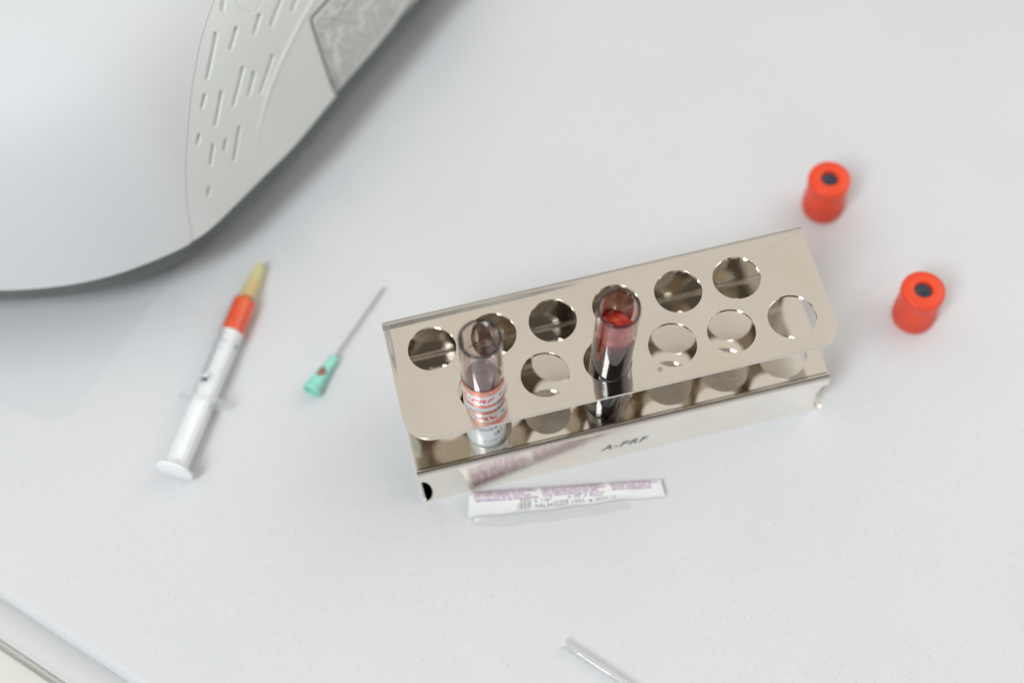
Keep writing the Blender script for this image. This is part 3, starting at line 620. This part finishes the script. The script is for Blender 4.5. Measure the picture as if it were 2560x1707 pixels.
# ------------------------------------------------------------------ syringe
def syringe():
    a = Vector((-9.42, 3.56, .80)); b = Vector((-4.60, 12.41, .40)); Lt = (b - a).length
    root = thing('syringe', 'clear plastic syringe with red fluid and a yellow tip lying on the worktop', 'syringe', a); aim(root, a, b, 0)
    ax = (b - a).normalized(); pos = lambda p: (Vector(p) - a).dot(ax)
    zf = pos((-7.51, 6.34, .65)); zw = pos((-6.21, 9.28, .55)); zr = pos((-5.58, 10.76, .5)); zy = pos((-5.45, 10.9, .5))
    q = root.rotation_quaternion; up = q.inverted() @ Vector((0, 0, 1)); rollv = math.atan2(up.y, up.x)   # local direction that faces upwards
    Rb = .56; ri = .50
    prof = [(Rb, zf), (Rb, zr - .05), (Rb - .06, zr + .06), (.28, zr + .16), (.25, zr + .45), (.19, zr + .45), (.19, zr + .10), (ri, zr - .05), (ri, zf)]
    v, f = lathe(prof, 64, close=True); barrel = obj('barrel', v, f, m_barrel, root, angle=50)
    # finger flange: two flat ears lying level
    pts = [(x * 1.0, y) for x, y in rounded([(-1.02, -.46), (1.02, -.46), (1.02, .46), (-1.02, .46)], .42, 8)]
    fv, ff = prism(pts, zf - .16, zf); ca, sa = math.cos(rollv - PI / 2), math.sin(rollv - PI / 2)
    fv = [(x * ca - y * sa, x * sa + y * ca, z) for x, y, z in fv]; obj('finger_flange', fv, ff, m_flange, root, angle=40)
    # fluid
    v, f = lathe([(0, zw), (ri - .004, zw), (ri - .004, zr - .06), (.18, zr + .08), (.17, zr + .4), (0, zr + .4)], 48); obj('red_fluid', v, f, m_orange, root, angle=50)
    # plunger: seal, cross-shaped rod, thumb disc
    v, f = lathe([(0, zw - .004), (ri - .02, zw - .02), (ri - .01, zw - .15), (ri - .10, zw - .2), (ri - .10, zw - .3), (ri - .01, zw - .36), (ri - .02, zw - .5), (0, zw - .5)], 48); pl = obj('plunger', v, f, m_stop, root, angle=50)
    w2, hh = .09, .47; cross = [(-w2, -hh), (w2, -hh), (w2, -w2), (hh, -w2), (hh, w2), (w2, w2), (w2, hh), (-w2, hh), (-w2, w2), (-hh, w2), (-hh, -w2), (-w2, -w2)]
    rv, rf = prism(cross, .1, zw - .52); a45 = rollv + PI / 4; ca, sa = math.cos(a45), math.sin(a45)
    rv = [(x * ca - y * sa, x * sa + y * ca, z) for x, y, z in rv]; obj('plunger_rod', rv, rf, m_white_pl, root, smooth=False)
    v, f = lathe([(0, -.02), (.70, -.02), (.76, .02), (.77, .06), (.76, .12), (.70, .15), (0, .15)], 64); obj('thumb_disc', v, f, m_white_pl, root, angle=40)
    # yellow tip cap
    v, f = lathe([(.34, zr + .12), (.36, zr + .2), (.34, zr + .5), (.24, Lt - .5), (.17, Lt - .1), (.12, Lt), (0, Lt + .02)], 48); cap = obj('tip_cap', v, f, m_yellow, root, angle=50)
    rg = random.Random(4); v, f = lathe([(0, zr + .55), (.15, zr + .62), (.19, zr + .8), (.16, zr + .98), (0, zr + 1.05)], 24); obj('fluid_drop', v, f, simple('orange_drop', c4(.85, .30, .12), .3, .1).m, cap)
    # scale printed on the barrel
    cyl = lambda lift, c0: (lambda u, v_: ((Rb + lift) * math.cos(c0 + u / Rb), (Rb + lift) * math.sin(c0 + u / Rb), v_))
    F = Flat(); z = zw - .25; i = 0
    while z > zf + .95:
        L_ = .36 if i % 5 == 0 else .22
        F.rect(-.08 - L_, z, -.08, z + .034, 4); z -= .125; i += 1
    F.build('scale_marks', m_ink, barrel, cyl(.006, rollv - .05))
    def rot_text(F, body, size, u, z0, **k):
        v_, f_ = text2d(body, size, **k); F.add([(-y, x) for x, y in v_], f_, u, z0)
    F = Flat()
    for i, s_ in enumerate(('1', '2')): F.text(s_, .26, .05, zw - 1.1 - i * 1.3)
    F.build('scale_numbers', m_grey_ink, barrel, cyl(.006, rollv - .15))
    F = Flat(); F.text('ml', .30, -.15, zf + .55, bold=.02); F.build('unit_mark', m_ink, barrel, cyl(.006, rollv - .22))
syringe()

# ------------------------------------------------------------------ loose needle with green hub
def needle():
    a = Vector((-3.55, 5.90, .38)); b = Vector((.35, 10.09, .16)); Lt = (b - a).length; root = thing('hypodermic_needle', 'loose steel needle with a green plastic hub lying beside the syringe', 'needle', a); aim(root, a, b)
    hl = 1.82
    prof = [(.30, .0), (.40, .0), (.41, .05), (.40, .16), (.34, .18), (.31, .5), (.26, .9), (.22, 1.2), (.205, hl - .1), (.17, hl), (.06, hl), (.06, hl - .5), (.16, hl - .6), (.24, .3), (.28, .0)]
    v, f = lathe(prof, 40); hub = obj('hub', v, f, m_green, root, angle=50)
    q = root.rotation_quaternion; up = q.inverted() @ Vector((0, 0, 1)); c0 = math.atan2(up.y, up.x)
    v, f = lathe([(.040, hl - .45), (.040, Lt - .16), (.026, Lt - .06), (0, Lt)], 20); obj('needle_shaft', v, f, m_needle, root, angle=60)
    for i in range(4):     # ribs on the hub
        an = c0 + PI / 4 + i * PI / 2; V = []
        for z, r0, r1 in ((.30, .31, .37), (1.15, .215, .28)):
            for rr in (r0, r1):
                for s_ in (-1, 1): V.append((rr * math.cos(an) - s_ * .02 * math.sin(an), rr * math.sin(an) + s_ * .02 * math.cos(an), z))
        obj('rib', V, [(0, 1, 5, 4), (2, 3, 7, 6), (0, 2, 6, 4), (1, 3, 7, 5), (0, 1, 3, 2), (4, 5, 7, 6)], m_green, hub, smooth=False)
    rg = random.Random(8); V = []; F_ = []
    n, m_ = 12, 10
    for i in range(n + 1):
        z = .66 + .52 * i / n; rr = .40 - .1 * 0; rs = np.interp(z, [.5, .9, 1.2], [.31, .26, .22]) + .004; half = .95 * math.sin(PI * (i + .3) / (n + .6)) * (.8 + .4 * rg.random())
        for j in range(m_): an = c0 - .1 + (j / (m_ - 1) - .5) * 2 * half; V.append((rs * math.cos(an), rs * math.sin(an), z))
    for i in range(n):
        for j in range(m_ - 1): F_.append((i * m_ + j, i * m_ + j + 1, (i + 1) * m_ + j + 1, (i + 1) * m_ + j))
    obj('blood_stain', V, F_, simple('dried_blood', c4(.33, .16, .11), .3, .5, 500).m, hub)
needle()

# ------------------------------------------------------------------ opened wrapper lying in front of the rack
def wrapper():
    root = thing('needle_wrapper', 'opened paper and clear film needle wrapper with purple print in front of the rack', 'wrapper', (1.6, -.5, 0)); off = np.array((1.6, -.5, 0))
    Lw = 7.75
    def sec(u):    # back foot, ridge, front foot of the arch at u (0..1): (y offsets measured in world y, z)
        back = np.array((1.84 + u * 7.5, .05 - u * 1.35, .02 + .05 * u)); ridge = np.array((1.72 + u * 7.55, -.36 - u * 1.30, .54 - .30 * u + .04 * math.sin(5 * u) + .015 * math.sin(23 * u)))
        front = np.array((1.50 + u * (7.85), -.98 - u * 1.03 + .05 * math.sin(3 * u), .04)); return back, ridge, front
    def surf(u, v, lift=0):   # v 0 at the back foot, 1 at the front edge
        b, r_, f_ = sec(u); wob = .035 * math.sin(9 * u + 1) + .022 * math.sin(27 * u); f_ = f_ + np.array((0, wob, 0)); r_ = r_ + np.array((0, 0, wob * .8))
        m0 = .5 * (b + r_) + np.array((0, .10, .10)); m1 = .5 * (r_ + f_) + np.array((0, -.04, .06))
        if v < .5: t = v * 2; p = (1 - t) ** 2 * b + 2 * t * (1 - t) * (2 * m0 - .5 * (b + r_)) + t * t * r_
        else: t = v * 2 - 1; p = (1 - t) ** 2 * r_ + 2 * t * (1 - t) * (2 * m1 - .5 * (r_ + f_)) + t * t * f_
        return p
    def surfn(u, v, lift):
        p = surf(u, v); du = surf(u + .002, v) - surf(u - .002, v); dv = surf(u, min(v + .004, 1)) - surf(u, max(v - .004, 0)); n = np.cross(du, dv); n /= np.linalg.norm(n) + 1e-12
        if n[2] < 0: n = -n
        return p + n * lift
    nu, nv = 90, 30; V = []; F = []
    for i in range(nu + 1):
        for j in range(nv + 1):
            u = i / nu; v = j / nv
            if u > .9:    # the end is torn off slightly aslant
                u2 = .9 + (u - .9) * (1 - .10 * v + .03 * math.sin(14 * v))
            else: u2 = u
            V.append(surf(u2, v))
    for i in range(nu):
        for j in range(nv): k = i * (nv + 1) + j; F.append((k, k + 1, k + nv + 2, k + nv + 1))
    pm = bpy.data.materials['wrapper_paper']; pn = pm.node_tree.nodes.new('ShaderNodeTexNoise'); pn.inputs['Scale'].default_value = 140; pb = pm.node_tree.nodes.new('ShaderNodeBump'); pb.inputs['Strength'].default_value = .35; pb.inputs['Distance'].default_value = .001
    ptc = pm.node_tree.nodes.new('ShaderNodeTexCoord'); pm.node_tree.links.new(ptc.outputs['Object'], pn.inputs['Vector']); pm.node_tree.links.new(pn.outputs[0], pb.inputs['Height']); pm.node_tree.links.new(pb.outputs[0], pm.node_tree.nodes['Principled BSDF'].inputs['Normal'])
    paper = obj('paper_backing', np.array(V) - off, F, m_paper, root, angle=70)
    sm = paper.modifiers.new('th', 'SOLIDIFY'); sm.thickness = .00012; sm.offset = -1
    W2 = 1.45 # cross length in cm
    mapf = lambda lift: (lambda s_, t_: tuple(surfn(s_ / Lw, t_ / W2, lift) - off))
    # purple text block on the rack side: words of tiny print
    rg = random.Random(21)
    def words(F, u0, u1, v0, v1, rows, dens=.9):
        for k in range(rows):
            vc = v0 + (v1 - v0) * (k + .5) / rows; u = u0 + rg.uniform(0, .1); end = u1 - rg.uniform(0, .5) * (1 if k % 2 else .2)
            while u < end:
                L_ = rg.uniform(.12, .42)
                x = u
                while x < u + L_:   # letters as little strokes
                    lw = rg.uniform(.03, .055); hgt = rg.uniform(.045, .078)
                    F.rect(x, vc - hgt * .5, x + lw, vc + hgt * .5); x += lw + .014
                u += L_ + rg.uniform(.05, .09)
    F = Flat(); words(F, .18, 2.55, .06, .88, 8); words(F, 2.85, 5.3, .06, .82, 7); words(F, 5.6, 7.3, .06, .74, 6); F.build('purple_print', m_purple, paper, mapf(.006))
    F = Flat(); words(F, .20, 1.6, .10, .20, 1)
    F.build('bold_purple_print', m_purple_dark, paper, mapf(.008))
    F = Flat(); words(F, 4.2, 5.3, .30, .42, 1); F.build('bold_purple_print', m_purple_dark, paper, mapf(.008))
    def txt(F, body, size, u, v, **k):
        vv, ff = text2d(body, size, **k); F.add([(x, -y) for x, y in vv], ff, u, v)
    F = Flat(); txt(F, '30G x 1/6"', .25, 2.0, 1.03, spacing=1.15); txt(F, 'ø 30 x 4mm', .25, 3.9, .98, spacing=1.15)
    txt(F, 'REF', .23, 2.02, 1.26, spacing=1.2); F.frame(1.94, 1.07, 2.46, 1.30, .018); txt(F, 'AAL34', .24, 2.58, 1.27, spacing=1.05)
    txt(F, 'LOT', .23, 3.42, 1.24, spacing=1.2); F.frame(3.34, 1.05, 3.88, 1.28, .018); txt(F, '1903', .24, 4.02, 1.25, spacing=1.1)
    F.rect(4.72, 1.19, 4.84, 1.25); F.rect(4.75, 1.13, 4.81, 1.19); txt(F, '2023-12', .24, 4.95, 1.24, spacing=1.05)
    F.build('black_print', m_grey_ink, paper, mapf(.006))
    # clear film half, puffed up in front of the paper
    nu, nv = 70, 20; V = []; F = []
    for i in range(nu + 1):
        u = .01 + .80 * i / nu; env = math.sin(PI * min(1, (i / nu) ** .75)) ** .5
        wv = .34 + .22 * env + .03 * math.sin(11 * u)
        f0 = surf(u, .93)
        for j in range(nv + 1):
            t = j / nv; y = f0[1] - t * (wv); z = max(.012, f0[2] * (1 - t) + .20 * env * math.sin(PI * t) * (1 + .25 * math.sin(17 * u + 3 * t)) + .008)
            V.append((f0[0], y, z))
    for i in range(nu):
        for j in range(nv): k = i * (nv + 1) + j; F.append((k, k + 1, k + nv + 2, k + nv + 1))
    obj('clear_film', np.array(V) - off, F, m_film, root, angle=80)
wrapper()

# ------------------------------------------------------------------ clear needle sheath at the bottom of the picture
def sheath():
    a = Vector((3.93, -6.72, .21)); d = Vector((.668, -.744, 0)); b = a + d * 5.2
    v, f = lathe([(.205, 0), (.205, .9), (.200, 5.1), (.12, 5.2), (0, 5.2)], 40); v2, f2 = lathe([(.165, 0), (.165, 5.0)], 40)
    k = len(v); vv = v + v2; ff = f + [tuple(i + k for i in q) for q in f2] + [(i, (i + 1) % 40, k + (i + 1) % 40, k + i) for i in range(40)]
    o = obj('needle_sheath', vv, ff, m_capclear, angle=50); aim(o, a, b); tag(o, 'narrow clear plastic needle sheath at the bottom edge of the picture', 'needle sheath')
sheath()
